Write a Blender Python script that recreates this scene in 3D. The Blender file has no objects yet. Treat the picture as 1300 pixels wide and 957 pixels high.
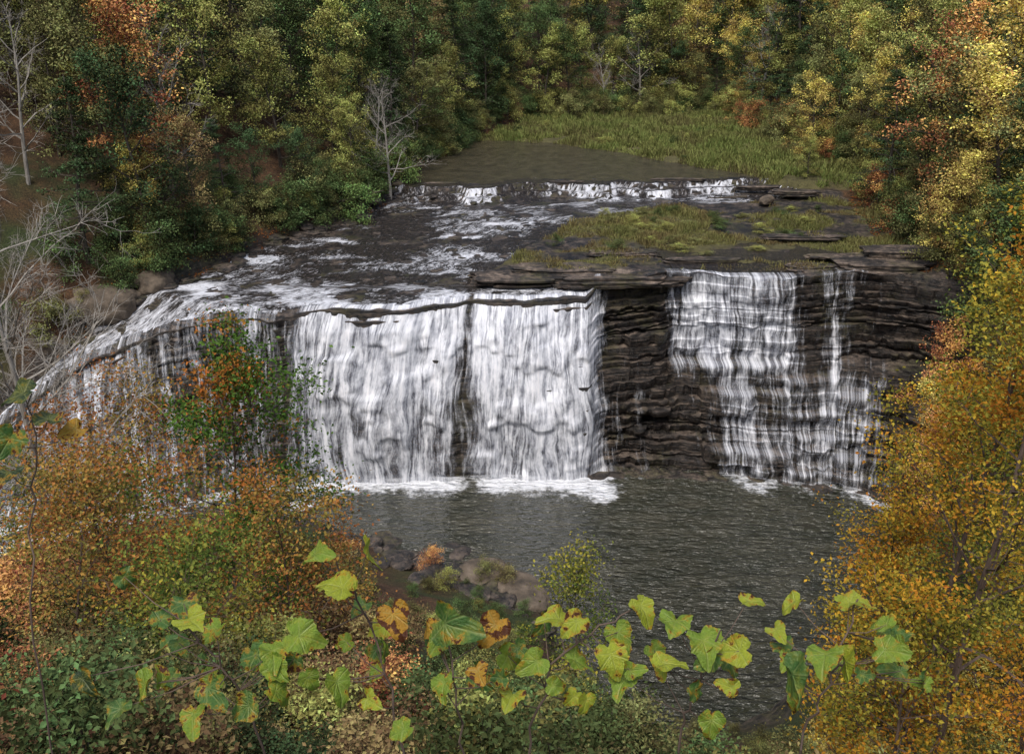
import bpy, math, numpy as np
from mathutils import Vector, Matrix
scene=bpy.context.scene
PI=math.pi
# ------------------------------------------------------------------ noise
def h2(ix,iy,s):
    n=(ix.astype(np.int64)*374761393+iy.astype(np.int64)*668265263+s*974711)&0xffffffff
    n=((n^(n>>13))*1274126177)&0xffffffff
    return ((n^(n>>16))&0xffff)/65535.0
def vn(x,y,s=0):
    x=np.asarray(x,float);y=np.asarray(y,float);x,y=np.broadcast_arrays(x,y)
    ix=np.floor(x);iy=np.floor(y);fx=x-ix;fy=y-iy
    fx=fx*fx*(3-2*fx);fy=fy*fy*(3-2*fy)
    a=h2(ix,iy,s);b=h2(ix+1,iy,s);c=h2(ix,iy+1,s);d=h2(ix+1,iy+1,s)
    return (a*(1-fx)+b*fx)*(1-fy)+(c*(1-fx)+d*fx)*fy
def fbm(x,y,o=4,s=0):
    r=0;a=.5
    for i in range(o):
        r=r+a*(vn(np.asarray(x)*2**i,np.asarray(y)*2**i,s+i*17)*2-1);a*=.5
    return r
def cell(x,k,s):
    # blocks with sharp joints: constant inside a cell, quick ramp at its border
    x=np.asarray(x,float);x,k=np.broadcast_arrays(x,k)
    ix=np.floor(x);f=x-ix;w=np.clip(f/.12,0,1);kk_=np.asarray(k,float)
    a=h2(ix-1,kk_,s);b=h2(ix,kk_,s);return (a*(1-w)+b*w)*2-1
def ss(a,b,x):
    t=np.clip((x-a)/(b-a),0,1);return t*t*(3-2*t)
# ------------------------------------------------------------------ mesh helpers
def mk_mesh(name,V,faces,mats,mi=None,fattr=None,vattr=None,smooth=False):
    if isinstance(faces,np.ndarray): faces=[faces]
    me=bpy.data.meshes.new(name)
    V=np.asarray(V,np.float32)
    me.vertices.add(len(V));me.vertices.foreach_set('co',V.ravel())
    loops=np.concatenate([f.ravel() for f in faces]).astype(np.int32)
    st=[];o=0
    for f in faces:
        st.append(o+np.arange(len(f))*f.shape[1]);o+=f.size
    st=np.concatenate(st).astype(np.int32)
    me.loops.add(len(loops));me.loops.foreach_set('vertex_index',loops)
    me.polygons.add(len(st));me.polygons.foreach_set('loop_start',st)
    if mi is not None: me.polygons.foreach_set('material_index',np.asarray(mi,np.int32))
    me.polygons.foreach_set('use_smooth',np.full(len(st),smooth))
    for m in mats: me.materials.append(m)
    for k,v in (fattr or {}).items():
        a=me.attributes.new(k,'FLOAT','FACE');a.data.foreach_set('value',np.asarray(v,np.float32))
    for k,v in (vattr or {}).items():
        a=me.attributes.new(k,'FLOAT','POINT');a.data.foreach_set('value',np.asarray(v,np.float32).ravel())
    me.update(calc_edges=True);me.validate()
    return me
def add(name,me,loc=(0,0,0),rot=(0,0,0),scale=1,parent=None,color=None):
    o=bpy.data.objects.new(name,me);scene.collection.objects.link(o)
    o.location=loc;o.rotation_euler=rot
    o.scale=(scale,)*3 if np.isscalar(scale) else scale
    if parent: o.parent=parent
    if color is not None:o.color=(*color,1)
    return o
def empty(name):
    e=bpy.data.objects.new(name,None);scene.collection.objects.link(e);return e
def gridfaces(nr,nc):
    i=np.arange(nr*nc).reshape(nr,nc)
    return np.stack([i[:-1,:-1],i[:-1,1:],i[1:,1:],i[1:,:-1]],-1).reshape(-1,4)
# ------------------------------------------------------------------ node helpers
class NT:
    def __init__(s,name):
        s.m=bpy.data.materials.new(name);s.m.use_nodes=True;s.t=s.m.node_tree;s.t.nodes.clear()
        s.out=s.t.nodes.new('ShaderNodeOutputMaterial')
    def n(s,t,**k):
        d=s.t.nodes.new(t)
        for a,b in k.items(): setattr(d,a,b)
        return d
    def l(s,a,b): s.t.links.new(a,b)
    def put(s,sock,v):
        if isinstance(v,bpy.types.NodeSocket): s.l(v,sock)
        else: sock.default_value=v
    def math(s,op,a,b=0,c=0,clamp=False):
        d=s.n('ShaderNodeMath',operation=op);d.use_clamp=clamp
        s.put(d.inputs[0],a);s.put(d.inputs[1],b);s.put(d.inputs[2],c);return d.outputs[0]
    def attr(s,name):
        d=s.n('ShaderNodeAttribute');d.attribute_name=name;return d.outputs['Fac']
    def noise(s,vec,scale,detail=4,rough=.55,dist=0):
        d=s.n('ShaderNodeTexNoise');s.put(d.inputs['Vector'],vec);d.inputs['Scale'].default_value=scale
        d.inputs['Detail'].default_value=detail;d.inputs['Roughness'].default_value=rough
        d.inputs['Distortion'].default_value=dist;return d.outputs['Fac']
    def comb(s,x,y,z=0):
        d=s.n('ShaderNodeCombineXYZ');s.put(d.inputs[0],x);s.put(d.inputs[1],y);s.put(d.inputs[2],z);return d.outputs[0]
    def pos(s): return s.n('ShaderNodeNewGeometry').outputs['Position']
    def mapv(s,v,sc,rot=(0,0,0)):
        d=s.n('ShaderNodeMapping');s.l(v,d.inputs[0]);d.inputs['Scale'].default_value=sc
        d.inputs['Rotation'].default_value=rot;return d.outputs[0]
    def ramp(s,f,stops):
        d=s.n('ShaderNodeValToRGB');s.put(d.inputs[0],f);e=d.color_ramp.elements
        while len(e)<len(stops): e.new(.5)
        for q,(p,c) in zip(e,stops): q.position=p;q.color=(*c,1)
        return d.outputs[0]
    def mr(s,f,a,b,c=0,d_=1,interp='SMOOTHSTEP'):
        d=s.n('ShaderNodeMapRange');d.interpolation_type=interp
        for i,v in enumerate((f,a,b,c,d_)): s.put(d.inputs[i],v)
        return d.outputs[0]
    def mix(s,f,a,b,bt='MIX'):
        d=s.n('ShaderNodeMix',data_type='RGBA',blend_type=bt)
        s.put(d.inputs[0],f)
        for i,v in ((6,a),(7,b)):
            if isinstance(v,tuple) and len(v)==3:v=(*v,1)
            s.put(d.inputs[i],v)
        return d.outputs[2]
    def bump(s,h,st=.5,dist=.1):
        d=s.n('ShaderNodeBump');s.l(h,d.inputs['Height']);d.inputs['Strength'].default_value=st
        d.inputs['Distance'].default_value=dist;return d.outputs[0]
    def prin(s,col,rough=.6,normal=None,spec=.5,**k):
        d=s.n('ShaderNodeBsdfPrincipled')
        if isinstance(col,tuple) and len(col)==3: col=(*col,1)
        s.put(d.inputs['Base Color'],col);s.put(d.inputs['Roughness'],rough)
        s.put(d.inputs['Specular IOR Level'],spec)
        if normal is not None:s.l(normal,d.inputs['Normal'])
        for a,b in k.items(): s.put(d.inputs[a],b)
        return d.outputs[0]
    def end(s,sh): s.l(sh,s.out.inputs[0]);return s.m
# ------------------------------------------------------------------ materials
def leaf_material(name,stops=None,trans=.3):
    t=NT(name);r=t.attr('rnd');c=t.attr('clump')
    oi=t.n('ShaderNodeObjectInfo')
    if stops is None:
        hs=t.n('ShaderNodeHueSaturation');t.l(oi.outputs['Color'],hs.inputs['Color'])
        hue=t.math('MULTIPLY_ADD',r,.05,.45);hue=t.math('MULTIPLY_ADD',c,.045,hue)
        t.l(hue,hs.inputs['Hue'])
        v=t.math('MULTIPLY_ADD',c,1.05,.5);v=t.math('MULTIPLY',v,t.math('MULTIPLY_ADD',r,1.0,.6));t.l(v,hs.inputs['Value'])
        hs.inputs['Saturation'].default_value=.88
        col=hs.outputs[0]
    else:
        f=t.math('MULTIPLY_ADD',c,.62,t.math('MULTIPLY',r,.38))
        col=t.ramp(f,stops)
        hs=t.n('ShaderNodeHueSaturation');t.l(col,hs.inputs['Color']);t.l(t.math('MULTIPLY_ADD',r,.9,.55),hs.inputs['Value'])
        col=hs.outputs[0]
    p=t.n('ShaderNodeBsdfDiffuse');t.l(col,p.inputs[0]);p=p.outputs[0]
    if trans<=0: return t.end(p)
    tr=t.n('ShaderNodeBsdfTranslucent');t.l(col,tr.inputs[0])
    m=t.n('ShaderNodeMixShader');m.inputs[0].default_value=trans;t.l(p,m.inputs[1]);t.l(tr.outputs[0],m.inputs[2])
    return t.end(m.outputs[0])
M_leaf=leaf_material('forest_leaf',trans=0)
M_maple=leaf_material('maple_leaf',[(0,(.05,.11,.02)),(.58,(.10,.18,.035)),(.68,(.3,.15,.035)),(1,(.42,.13,.03))],.2)
M_rust=leaf_material('rust_leaf',[(0,(.1,.12,.03)),(.3,(.24,.21,.055)),(.5,(.38,.24,.06)),(.68,(.36,.15,.045)),(1,(.24,.09,.035))],.2)
M_gold=leaf_material('gold_leaf',[(0,(.13,.16,.035)),(.33,(.32,.28,.045)),(.58,(.52,.34,.04)),(.76,(.48,.22,.03)),(1,(.36,.13,.025))],.3)
M_ygreen=leaf_material('yellow_green_leaf',[(0,(.07,.13,.03)),(.45,(.2,.23,.05)),(1,(.44,.36,.05))],.3)
def bark(name,a,b):
    t=NT(name);n=t.noise(t.mapv(t.pos(),(4,4,1)),2,5)
    return t.end(t.prin(t.ramp(n,[(.3,a),(.7,b)]),.9,t.bump(n,.6,.05),spec=.2))
M_bark=bark('bark_dark',(.04,.032,.025),(.13,.11,.085))
M_barkp=bark('bark_pale',(.2,.18,.15),(.42,.39,.34))
M_barkt=bark('bark_twig',(.07,.05,.04),(.18,.13,.1))
def rock_color(t,dark=1.0):
    p=t.pos()
    a=t.noise(t.mapv(p,(.3,.3,5.5)),1.7,9,.7)
    b=t.noise(t.mapv(p,(1,1,1.6)),2.3,7,.68)
    c=t.noise(p,.35,3)
    f=t.math('ADD',t.math('MULTIPLY',a,.6),t.math('MULTIPLY',b,.4))
    col=t.ramp(f,[(.38,(.008*dark,.008*dark,.008*dark)),(.48,(.028*dark,.024*dark,.021*dark)),(.55,(.085*dark,.066*dark,.052*dark)),(.66,(.22*dark,.175*dark,.135*dark))])
    moss=t.mr(c,.48,.62);moss=t.math('MULTIPLY',moss,t.mr(b,.4,.6))
    col=t.mix(t.math('MULTIPLY',moss,.6),col,(.06,.06,.02))
    return col,f,a,b
t=NT('wet_layered_rock');col,f,a,b=rock_color(t,1.25)
M_rock=t.end(t.prin(col,t.mr(b,.35,.65,.25,.75),t.bump(f,1.0,.35),spec=.45))
t=NT('dry_rock');col,f,a,b=rock_color(t,1.6)
M_rockd=t.end(t.prin(col,.8,t.bump(f,.9,.25),spec=.3))
t=NT('ground_cover');rm=t.attr('rockm');gm=t.attr('grassm')
col,f,a,b=rock_color(t,.95);p=t.pos()
n1=t.noise(p,1.3,6,.6);n2=t.noise(p,9,4,.7);n3=t.noise(p,.12,3)
lit=t.ramp(t.math('MULTIPLY_ADD',n2,.6,t.math('MULTIPLY',n1,.4)),[(.32,(.018,.012,.008)),(.48,(.06,.034,.018)),(.6,(.13,.07,.035)),(.72,(.18,.11,.06))])
lit=t.mix(t.mr(n3,.45,.6),lit,t.ramp(n2,[(.3,(.015,.02,.008)),(.7,(.06,.08,.025))]))
gr=t.ramp(t.math('MULTIPLY_ADD',n2,.5,t.math('MULTIPLY',n1,.5)),[(.3,(.03,.025,.014)),(.46,(.075,.068,.028)),(.58,(.12,.11,.045)),(.7,(.12,.085,.045))])
c1=t.mix(gm,lit,gr);c1=t.mix(rm,c1,col)
M_ground=t.end(t.prin(c1,t.mr(rm,0,1,.9,.45),t.bump(t.math('ADD',f,n2),.7,.15),spec=.3))
# falling water
t=NT('white_water_fall');su=t.attr('su');sv=t.attr('sv');de=t.attr('dens')
wob=t.noise(t.comb(t.math('MULTIPLY',su,.8),t.math('MULTIPLY',sv,.3)),1,3)
su2=t.math('MULTIPLY_ADD',wob,.8,su)
n1=t.noise(t.comb(t.math('MULTIPLY',su2,1.4),t.math('MULTIPLY',sv,.12)),1,5,.6)
n2=t.noise(t.comb(t.math('MULTIPLY',su2,5.5),t.math('MULTIPLY',sv,.30)),1,6,.68)
n3=t.noise(t.comb(t.math('MULTIPLY',su,1.9),t.math('MULTIPLY',sv,.9)),1,6,.68)
cb=t.math('ADD',t.math('ADD',t.math('MULTIPLY',n1,.34),t.math('MULTIPLY',n2,.36)),t.math('MULTIPLY',n3,.30))
thr=t.math('MULTIPLY_ADD',de,-.32,.66)
al=t.mr(cb,t.math('SUBTRACT',thr,.06),t.math('ADD',thr,.18))
al=t.math('MULTIPLY',al,t.mr(de,0.02,.12))
cf=t.math('MULTIPLY_ADD',de,.05,t.math('ADD',t.math('MULTIPLY',n3,.3),t.math('ADD',t.math('MULTIPLY',n1,.25),t.math('MULTIPLY',n2,.45))))
col=t.ramp(cf,[(.41,(.2,.22,.27)),(.49,(.45,.47,.53)),(.565,(.74,.76,.8)),(.64,(.93,.93,.95))])
pr=t.prin(col,.6,t.bump(cb,.6,.3),spec=.15)
tr=t.n('ShaderNodeBsdfTransparent');m=t.n('ShaderNodeMixShader');t.l(al,m.inputs[0]);t.l(tr.outputs[0],m.inputs[1]);t.l(pr,m.inputs[2])
M_fall=t.end(m.outputs[0])
# river water
t=NT('river_water');su=t.attr('su');sv=t.attr('sv');fo=t.attr('foam')
w=t.noise(t.comb(t.math('MULTIPLY',su,.5),t.math('MULTIPLY',sv,.5)),1,3)
su2=t.math('MULTIPLY_ADD',w,1.6,su)
n1=t.noise(t.comb(t.math('MULTIPLY',su2,1.1),t.math('MULTIPLY',sv,.4)),1,6,.65)
n2=t.noise(t.comb(t.math('MULTIPLY',su2,5),t.math('MULTIPLY',sv,1.7)),1,6,.72)
cb=t.math('ADD',t.math('MULTIPLY',n1,.45),t.math('MULTIPLY',n2,.55))
thr=t.math('MULTIPLY_ADD',fo,-.30,.72)
al=t.mr(cb,t.math('SUBTRACT',thr,.06),t.math('ADD',thr,.15))
dk=t.ramp(n2,[(.32,(.008,.007,.007)),(.5,(.026,.022,.019)),(.64,(.085,.066,.052))])
dk=t.mix(t.mr(fo,.0,.15),t.ramp(n1,[(.35,(.04,.034,.02)),(.6,(.085,.072,.042))]),dk)
wc=t.mix(al,dk,(.76,.78,.83))
M_river=t.end(t.prin(wc,t.mr(al,0,1,.16,.6),t.bump(cb,.8,.3),spec=.4,IOR=1.33))
# pool
t=NT('pool_water');fo=t.attr('foam');p=t.pos()
w1=t.noise(t.mapv(p,(.55,1.5,1),(0,0,.15)),1.0,2,.5,.8);w2=t.noise(t.mapv(p,(1.0,2.4,1),(0,0,-.25)),1.5,3,.5,.5)
hh=t.math('ADD',t.math('MULTIPLY',w1,.55),t.math('MULTIPLY',w2,.45))
fn=t.noise(t.mapv(p,(1,1,1)),1.5,8,.72);fn2=t.noise(t.mapv(p,(1,2.,1)),.3,4,.6)
thr=t.math('MULTIPLY_ADD',fo,-.55,.84)
al=t.mr(fn,t.math('SUBTRACT',thr,.12),t.math('ADD',thr,.18))
bc=t.ramp(fn2,[(.35,(.03,.033,.021)),(.65,(.062,.06,.04))])
wc=t.mix(al,bc,(.8,.82,.85))
M_pool=t.end(t.prin(wc,t.mr(al,0,1,.07,.7),t.bump(hh,1.0,1.1),spec=.8,IOR=1.33))
# ------------------------------------------------------------------ layout of the valley
BX=[-37,-33,-30,-27,-22,-17.3,-11,-2.6,4.8,5.6,8,10.6,18.6,25,27.4,30]
BY=[50,55,58.5,60,60,59.6,60,61.8,63,64.0,64.3,65,65,65.5,65,62]
BZ=[1.0,3.5,6,7.8,9.6,10.5,10.9,10.95,11.15,11.5,11.65,11.9,11.9,12,12,12]
AX=[-37,-32,-28,-25,-20.5,-16.5,-12,-3,4.9,5.6,8,10.8,14,18,22,24,26]
AY=[45,48,50.5,52.5,55,57,58,58.2,58.6,59.2,59.4,59.2,58.6,57.8,56.4,55.2,53]
NX=[-60,-40,-30,-20,-14,-12,-6.7,0,1.5,2.3,5,10,14,17.5,20.6,23,25,30]
NY=[42,42,44,50,53,53,49,44.8,43.6,39,35,35,38,43,49,54,56,62]
def Yb(x):return np.interp(x,BX,BY)+.9*fbm(x*.4,x*0+3,4,5)
def Zb(x):return np.interp(x,BX,BZ)+.3*fbm(x*.6,x*0+8,4,6)
def Ynear(x):return np.interp(x,NX,NY)+.8*fbm(x*.35,x*0,3,9)
def XL(y):return np.interp(y,[52,56,60.6,65.8,77.7,84,94,111,125,133],[-36,-33.5,-29.4,-22.5,-17.2,-12.2,-10.2,-6,-2,2])+.8*fbm(y*.3,y*0,3,2)
def XRw(y):return np.interp(y,[60,64.2,65,74,80,83,86,88,90],[6,6,-2.7,1.8,4.5,7.3,14,22,26])+.7*fbm(y*.5,y*0,3,4)
def YM(x):return np.interp(x,[-8,0,6,16,23,27],[117,117,115,103,94,91])+1.6*fbm(x*.4,x*0,4,6)
def XRb(y):return np.interp(y,[55,66,80,88,95,105,124,134],[27,28.5,30,31,33,30,28,28])+.8*fbm(y*.3,y*0,3,8)
def YL(x):return 90.3+.9*np.sin(x*.35)+2.2*fbm(x*.4,x*0,5,12)+ .04*(x-5)
def P0(x,y):
    p=np.interp(y,[58,64,75,88,90],[10.9,11.0,11.4,12.05,12.15])
    yl=YL(x);d=y-yl
    one=.35*ss(-.05,.12,d+1.2+.9*fbm(x*.5,x*0,3,13))+.55*ss(-.05,.12,d)
    two=.45*ss(-.05,.12,d)+.45*ss(1.3,1.5,d+.5*fbm(x*.8,x*0,2,3))
    return p,np.where(x<9,one,two)
def plateau(x,y):
    p,s=P0(x,y)
    z=p+s
    z=np.minimum(z,13.05-.25*ss(2.5,6,y-YL(x)))
    low=Zb(x)+.55*np.maximum(y-Yb(x),0)
    z=np.where((x<-14)|(y<Yb(x)+1.2),np.minimum(z,low),z)
    z=z+.2*fbm(x*.9,y*1.1,4,21)*ss(.3,1.5,y-Yb(x))
    bm=ss(-.1,.35,x-XRw(y))*ss(64.0,64.3,y+.2*fbm(x,y*0,2,5))*(1-ss(86.5,88,y+.6*fbm(x*.5,y*.5,2,3)))
    bz=11.72+.02*(y-65)+.25*fbm(x*.25,y*.35,3,31)+.14*np.round(3*fbm(x*.3,y*.5,3,33))
    bz=np.where(x>10,np.maximum(bz,11.8),bz)
    z=z*(1-bm)+np.maximum(bz,z)*bm
    mm=ss(0,1.5,y-YM(x))
    z=z*(1-mm)+(13.25+.02*(y-YM(x))+.2*fbm(x*.3,y*.3,3,41))*mm
    dl=np.maximum(XL(y)-x,0);dr=np.maximum(x-XRb(y),0);df=np.maximum(y-135,0)
    hill=.6*ss(0,1,dl)+.42*np.minimum(dl,60)+.6*ss(0,1.5,dr)+.36*np.minimum(dr,60)+.28*np.minimum(df,130)
    z=z+hill+np.where(hill>0.3,1.2*fbm(x*.12,y*.12,3,51),0)
    return z
def T(x,y):
    x=np.asarray(x,float);y=np.asarray(y,float);x,y=np.broadcast_arrays(x,y)
    yb=Yb(x);yn=Ynear(x)
    pl=plateau(x,y)
    tt=np.clip(1-y/yn,0,1)
    bank=28.3*tt**1.25+.22*np.maximum(np.abs(x)-22,0)*np.clip((yn-y)/10,0,1)+.5*fbm(x*.4,y*.4,4,61)*np.clip((yn-y)/3,.15,1)*ss(1,5,np.abs(y)+np.abs(x)*.3)
    pool=np.maximum(-1.6,-(y-yn)*.5)
    fr=np.where(y<yn,bank+.05,pool)
    w=ss(26,31,x)*ss(46,64,y)
    w=np.maximum(w,ss(-36,-42,x)*ss(40,52,y))
    fr=fr*(1-w)+pl*w
    return np.where(y>yb+.35,pl,fr)
def axis(segs):
    a=[]
    for s,e,d in segs: a+=list(np.arange(s,e,d))
    a.append(segs[-1][1]);return np.array(a,float)
xs=axis([(-500,-120,20),(-120,-44,2.5),(-44,34,.3),(34,120,2.5),(120,500,20)])
ys=axis([(-200,-20,15),(-20,34,.8),(34,56,.5),(56,94,.25),(94,136,.6),(136,220,3),(220,600,20)])
Xg,Yg=np.meshgrid(xs,ys)
Zg=T(Xg,Yg)
dlg=XL(Yg)-Xg;drg=Xg-XRb(Yg)
inr=(Yg>Yb(Xg)-.5)&(Xg<30)
benchm=(Xg>XRw(Yg))&(Yg<88)&(Yg>Yb(Xg))
rockm=np.where(inr,(1-ss(0,1.2,dlg))*(1-ss(0,1,drg))*(1-ss(-.5,.5,Yg-YM(Xg))),0)
def gnf(x,y): return fbm(x*.22,y*.3,5,71)+.18*ss(66,70,y)
gn=ss(-.02,.2,gnf(Xg,Yg))*ss(65.6,66.8,Yg)
rockm=np.where(benchm,rockm*(1-gn),rockm)
rockm=np.maximum(rockm,(Yg<Yb(Xg)+.3)*(1-ss(0,2.5,Ynear(Xg)-Yg+1.2*fbm(Xg*.6,Yg*.6,3,7))))
grassm=np.where(benchm,1,0)+ss(-.5,.5,Yg-YM(Xg))*(Xg>XL(Yg))*(1-ss(0,3,drg))*(1-ss(134,138,Yg))
grassm=np.clip(grassm,0,1)
me=mk_mesh('ground',np.stack([Xg,Yg,Zg],-1).reshape(-1,3),gridfaces(*Xg.shape),[M_ground],vattr={'rockm':rockm,'grassm':grassm},smooth=True)
add('ground',me)
# ------------------------------------------------------------------ cliff face
rng=np.random.default_rng(5)
K=26
tb=np.cumsum(rng.uniform(.3,1.7,K));tb=np.concatenate([[0],tb/tb[-1]])
rows=[]
FS=[0,.03,.3,.33,.36,.55,.78,.985]
for k in range(K):
    for f in FS: rows.append((k,f))
rows.append((K-1,1.0))
kk=np.array([r[0] for r in rows]);ff=np.array([r[1] for r in rows])
tlin=tb[kk]+(tb[kk+1]-tb[kk])*ff
tread=np.clip(ff/.33,0,1);ris=np.clip((ff-.33)/.655,0,1)
tz_st=tb[kk]+(tb[kk+1]-tb[kk])*ris
tg_st=tb[kk]+(tb[kk+1]-tb[kk])*tread
cx=np.arange(-37,30,.1)
nC=len(cx);nR=len(rows)
CX=cx[:,None]
def wt(pts,xx=None): return np.interp(cx[:,None] if xx is None else xx,[p[0] for p in pts],[p[1] for p in pts])
wM=wt([(-18,0),(-14,1),(5,1),(6,0)]);wK=wt([(5,0),(6,1),(10,1),(11,0)]);wR=wt([(10,0),(11,1)]);wL=wt([(-18,1),(-14,0)])
def G(t):
    t=np.clip(t,0,1)
    return wM*(1-(1-t)**2.2)+wK*(t**1.1)+wR*np.interp(t,[0,.1,.46,.52,1],[0,.07,.17,.34,1.0])+wL*t**.9
S=wM*.8+wK*1.0+wR*1.0+wL*.9
def mkcoarse(kc,t):
    tc_=tb[np.array(kc)]
    i=np.clip(np.searchsorted(tc_,t,side='right')-1,0,len(tc_)-2);f=(t-tc_[i])/(tc_[i+1]-tc_[i]);return tc_[i]+(tc_[i+1]-tc_[i])*np.clip(f*3,0,1)
TG=np.broadcast_to(tg_st[None],(nC,nR))
cA=mkcoarse([0,2,5,8,12,14,17,20,23,26],TG);cB=mkcoarse([0,3,6,10,13,16,18,21,24,26],TG);cC=mkcoarse([0,4,7,11,13,15,19,22,26],TG)
# which set of ledges a piece of the face belongs to (changes abruptly at joints)
sel=vn(np.floor(cx/2.1+.6*fbm(cx*.3,cx*0,2,3))*7.3,cx*0,66)[:,None]
cG_=np.where(sel<.36,cA,np.where(sel<.66,cB,cC))
wc_=wM*.5+wK*.6+wR*.88+wL*.65
gs=(1-wc_)*G(TG)+wc_*G(cG_)
tz=tlin[None]*(1-S)+tz_st[None]*S
g=G(np.broadcast_to(tlin[None],(nC,nR)))*(1-S)+gs*S
ax=np.interp(cx,BX,[-37,-32,-28,-25,-20.5,-16.5,-12,-3,4.9,5.6,8,10.8,18,22,24,26])[:,None]
ay=np.interp(ax[:,0],AX,AY)[:,None]
Ys=np.interp(cx,BX,BY)[:,None];Zs=np.interp(cx,BX,BZ)[:,None];byy=Yb(cx)[:,None];bz0=Zb(cx)[:,None]
ox=ax-CX;oy=ay-Ys;ol=np.sqrt(ox**2+oy**2)+1e-6;ox=ox/ol;oy=oy/ol
env=np.clip(tz/.05,0,1)
K1=kk[None].astype(float)
K3=np.floor(kk/3)[None].astype(float)
lay=.26*cell(CX/2.6+K3*.37,K3,81)+.20*cell(CX/1.3+K1*.41,K1,82)+.10*cell(CX/.45+K1*.3,K1,86)+.05*fbm(CX*4,tz*50,3,83)
loc=ss(-.35,.25,fbm(CX*.25,K1*1.3,3,87))      # ledges fade in and out along the face
lay=lay*(.6*wM+1.9*wK+1.7*wR+1.3*wL)*env*(.35+.65*loc)
under=-.24*(ris[None]**1.5)*(wM*.5+wK*1.6+wR*1.2+wL*.7)*env*(.3+.7*loc)
bigo=.55*fbm(CX*.22,tz*.6,2,84)*env
fx=CX+(ax-CX)*g+ox*(lay+bigo+under)
fy=Ys+(ay-Ys)*g+(byy-Ys)*np.exp(-tz*2.5)+oy*(lay+bigo+under)
fz=Zs+(-.6-Zs)*tz+(bz0-Zs)*np.exp(-tz*14)+.03*fbm(CX*.8,K1*2.2,3,85)*env
def lip(off,dz):
    lx=np.broadcast_to(CX,(nC,1));ly=byy+off;return lx,ly,T(lx,np.maximum(ly,byy+.45))+dz
L=[lip(1.3,-.12),lip(.7,.0)]
FX=np.concatenate([l[0] for l in L]+[fx],1);FY=np.concatenate([l[1] for l in L]+[fy],1);FZ=np.concatenate([l[2] for l in L]+[fz],1)
me=mk_mesh('rock_cliff',np.stack([FX,FY,FZ],-1).reshape(-1,3),gridfaces(*FX.shape),[M_rock],smooth=False)
add('layered_rock_cliff',me)
# water over the cliff
def smooth_rows(a,w):
    ker=np.ones(w)/w;pad=np.pad(a,((0,0),(w//2,w//2)),'edge')
    return np.stack([np.convolve(r,ker,'valid') for r in pad])
def smooth_cols(a,w): return smooth_rows(a.T,w).T
def sm(a): 
    b=smooth_rows(a,5);return .5*b+.5*smooth_cols(b,5)
bl=.14+.14*np.clip(tz*3,0,1)
wx=sm(fx-ox*under)+ox*bl;wy=sm(fy-oy*under)+oy*bl;wz=smooth_rows(fz,3)+.06
# free-hanging curtains: rounded furrows and lobes instead of beds
TL=np.broadcast_to(tlin[None],(nC,nR));gl=G(TL);e1=np.clip(TL*9,0,1)
off=(.34+.42*fbm(CX*.8,TL*1.3,4,101)+.16*fbm(CX*3.2,TL*1.6,3,102)+.28*ss(.0,.35,fbm(CX*.5,TL*7,3,103)))*e1+.12
b2=.55*fbm(CX*.22,TL*.6,2,84)*e1
hx=CX+(ax-CX)*gl+ox*(off+b2);hy=Ys+(ay-Ys)*gl+(byy-Ys)*np.exp(-TL*2.5)+oy*(off+b2);hz=Zs+(-.6-Zs)*TL+(bz0-Zs)*np.exp(-TL*14)+.06
wH=np.clip(wM*1.0+wL*.55+wR*.25*(1-ss(.4,.5,TL)),0,1)
wx=wx*(1-wH)+hx*wH;wy=wy*(1-wH)+hy*wH;wz=wz*(1-wH)+hz*wH
twl=tz*(1-wH)+TL*wH
wx=np.concatenate([L[1][0],wx],1);wy=np.concatenate([L[1][1],wy],1);wz=np.concatenate([L[1][2]+.07,wz],1)
tw=np.concatenate([np.zeros((nC,1)),twl],1)
xj=CX+1.0*fbm(CX*.5,tw*4,4,95)
UP=[(-37,.5),(-30,.58),(-25,.52),(-20,.42),(-17.5,.40),(-16,.55),(-14.4,.38),(-12.8,.74),(-8,.9),(-3.4,.86),(-2.6,.45),(-1.9,.88),(3,.97),(5.2,.76),(6.2,.3),(6.9,.05),(10.0,.0),(10.8,.5),(12,.64),(14,.78),(18,.66),(19.2,.4),(20.2,.1),(21.4,.42),(23.4,.40),(24.3,.1),(25.5,.02),(30,0)]
LO=[(-37,.55),(-30,.6),(-25,.55),(-20,.46),(-17.5,.44),(-16,.5),(-14.6,.28),(-13.4,.66),(-8,.82),(-3.8,.7),(-2.6,.26),(-1.8,.74),(3,.9),(5.4,.78),(6.5,.42),(7.8,.15),(9,.25),(10.3,.1),(13.0,.18),(14.2,.52),(16,.58),(17.6,.36),(19,.6),(21,.46),(22,.6),(25.0,.55),(26.5,.3),(28.5,.0)]
upper=wt(UP,xj);lower=wt(LO,xj)
mixw=ss(.40,.55,tw+.1*fbm(CX*.8,tw*2,2,3))
dens=upper*(1-mixw)+lower*mixw
trd=np.concatenate([[0],np.where((ff>.02)&(ff<.34),1.,0.)])[None]
wMm=wt([(-14,0),(-12,1),(5,1),(6,0)])
dens=dens+.16*fbm(CX*.9,tw*5,4,91)+.09*trd*wt([(10,0),(11,1)])+.10*fbm(CX*1.3,tw*1.2,3,92)*wMm
su_=np.broadcast_to(CX,wx.shape)+.5*fbm(CX*.5,tw*3,3,96)
me=mk_mesh('fall',np.stack([wx,wy,wz],-1).reshape(-1,3),gridfaces(*wx.shape),[M_fall],vattr={'su':su_,'sv':tw*12,'dens':np.clip(dens,0,1)},smooth=True)
add('waterfall',me)
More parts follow.
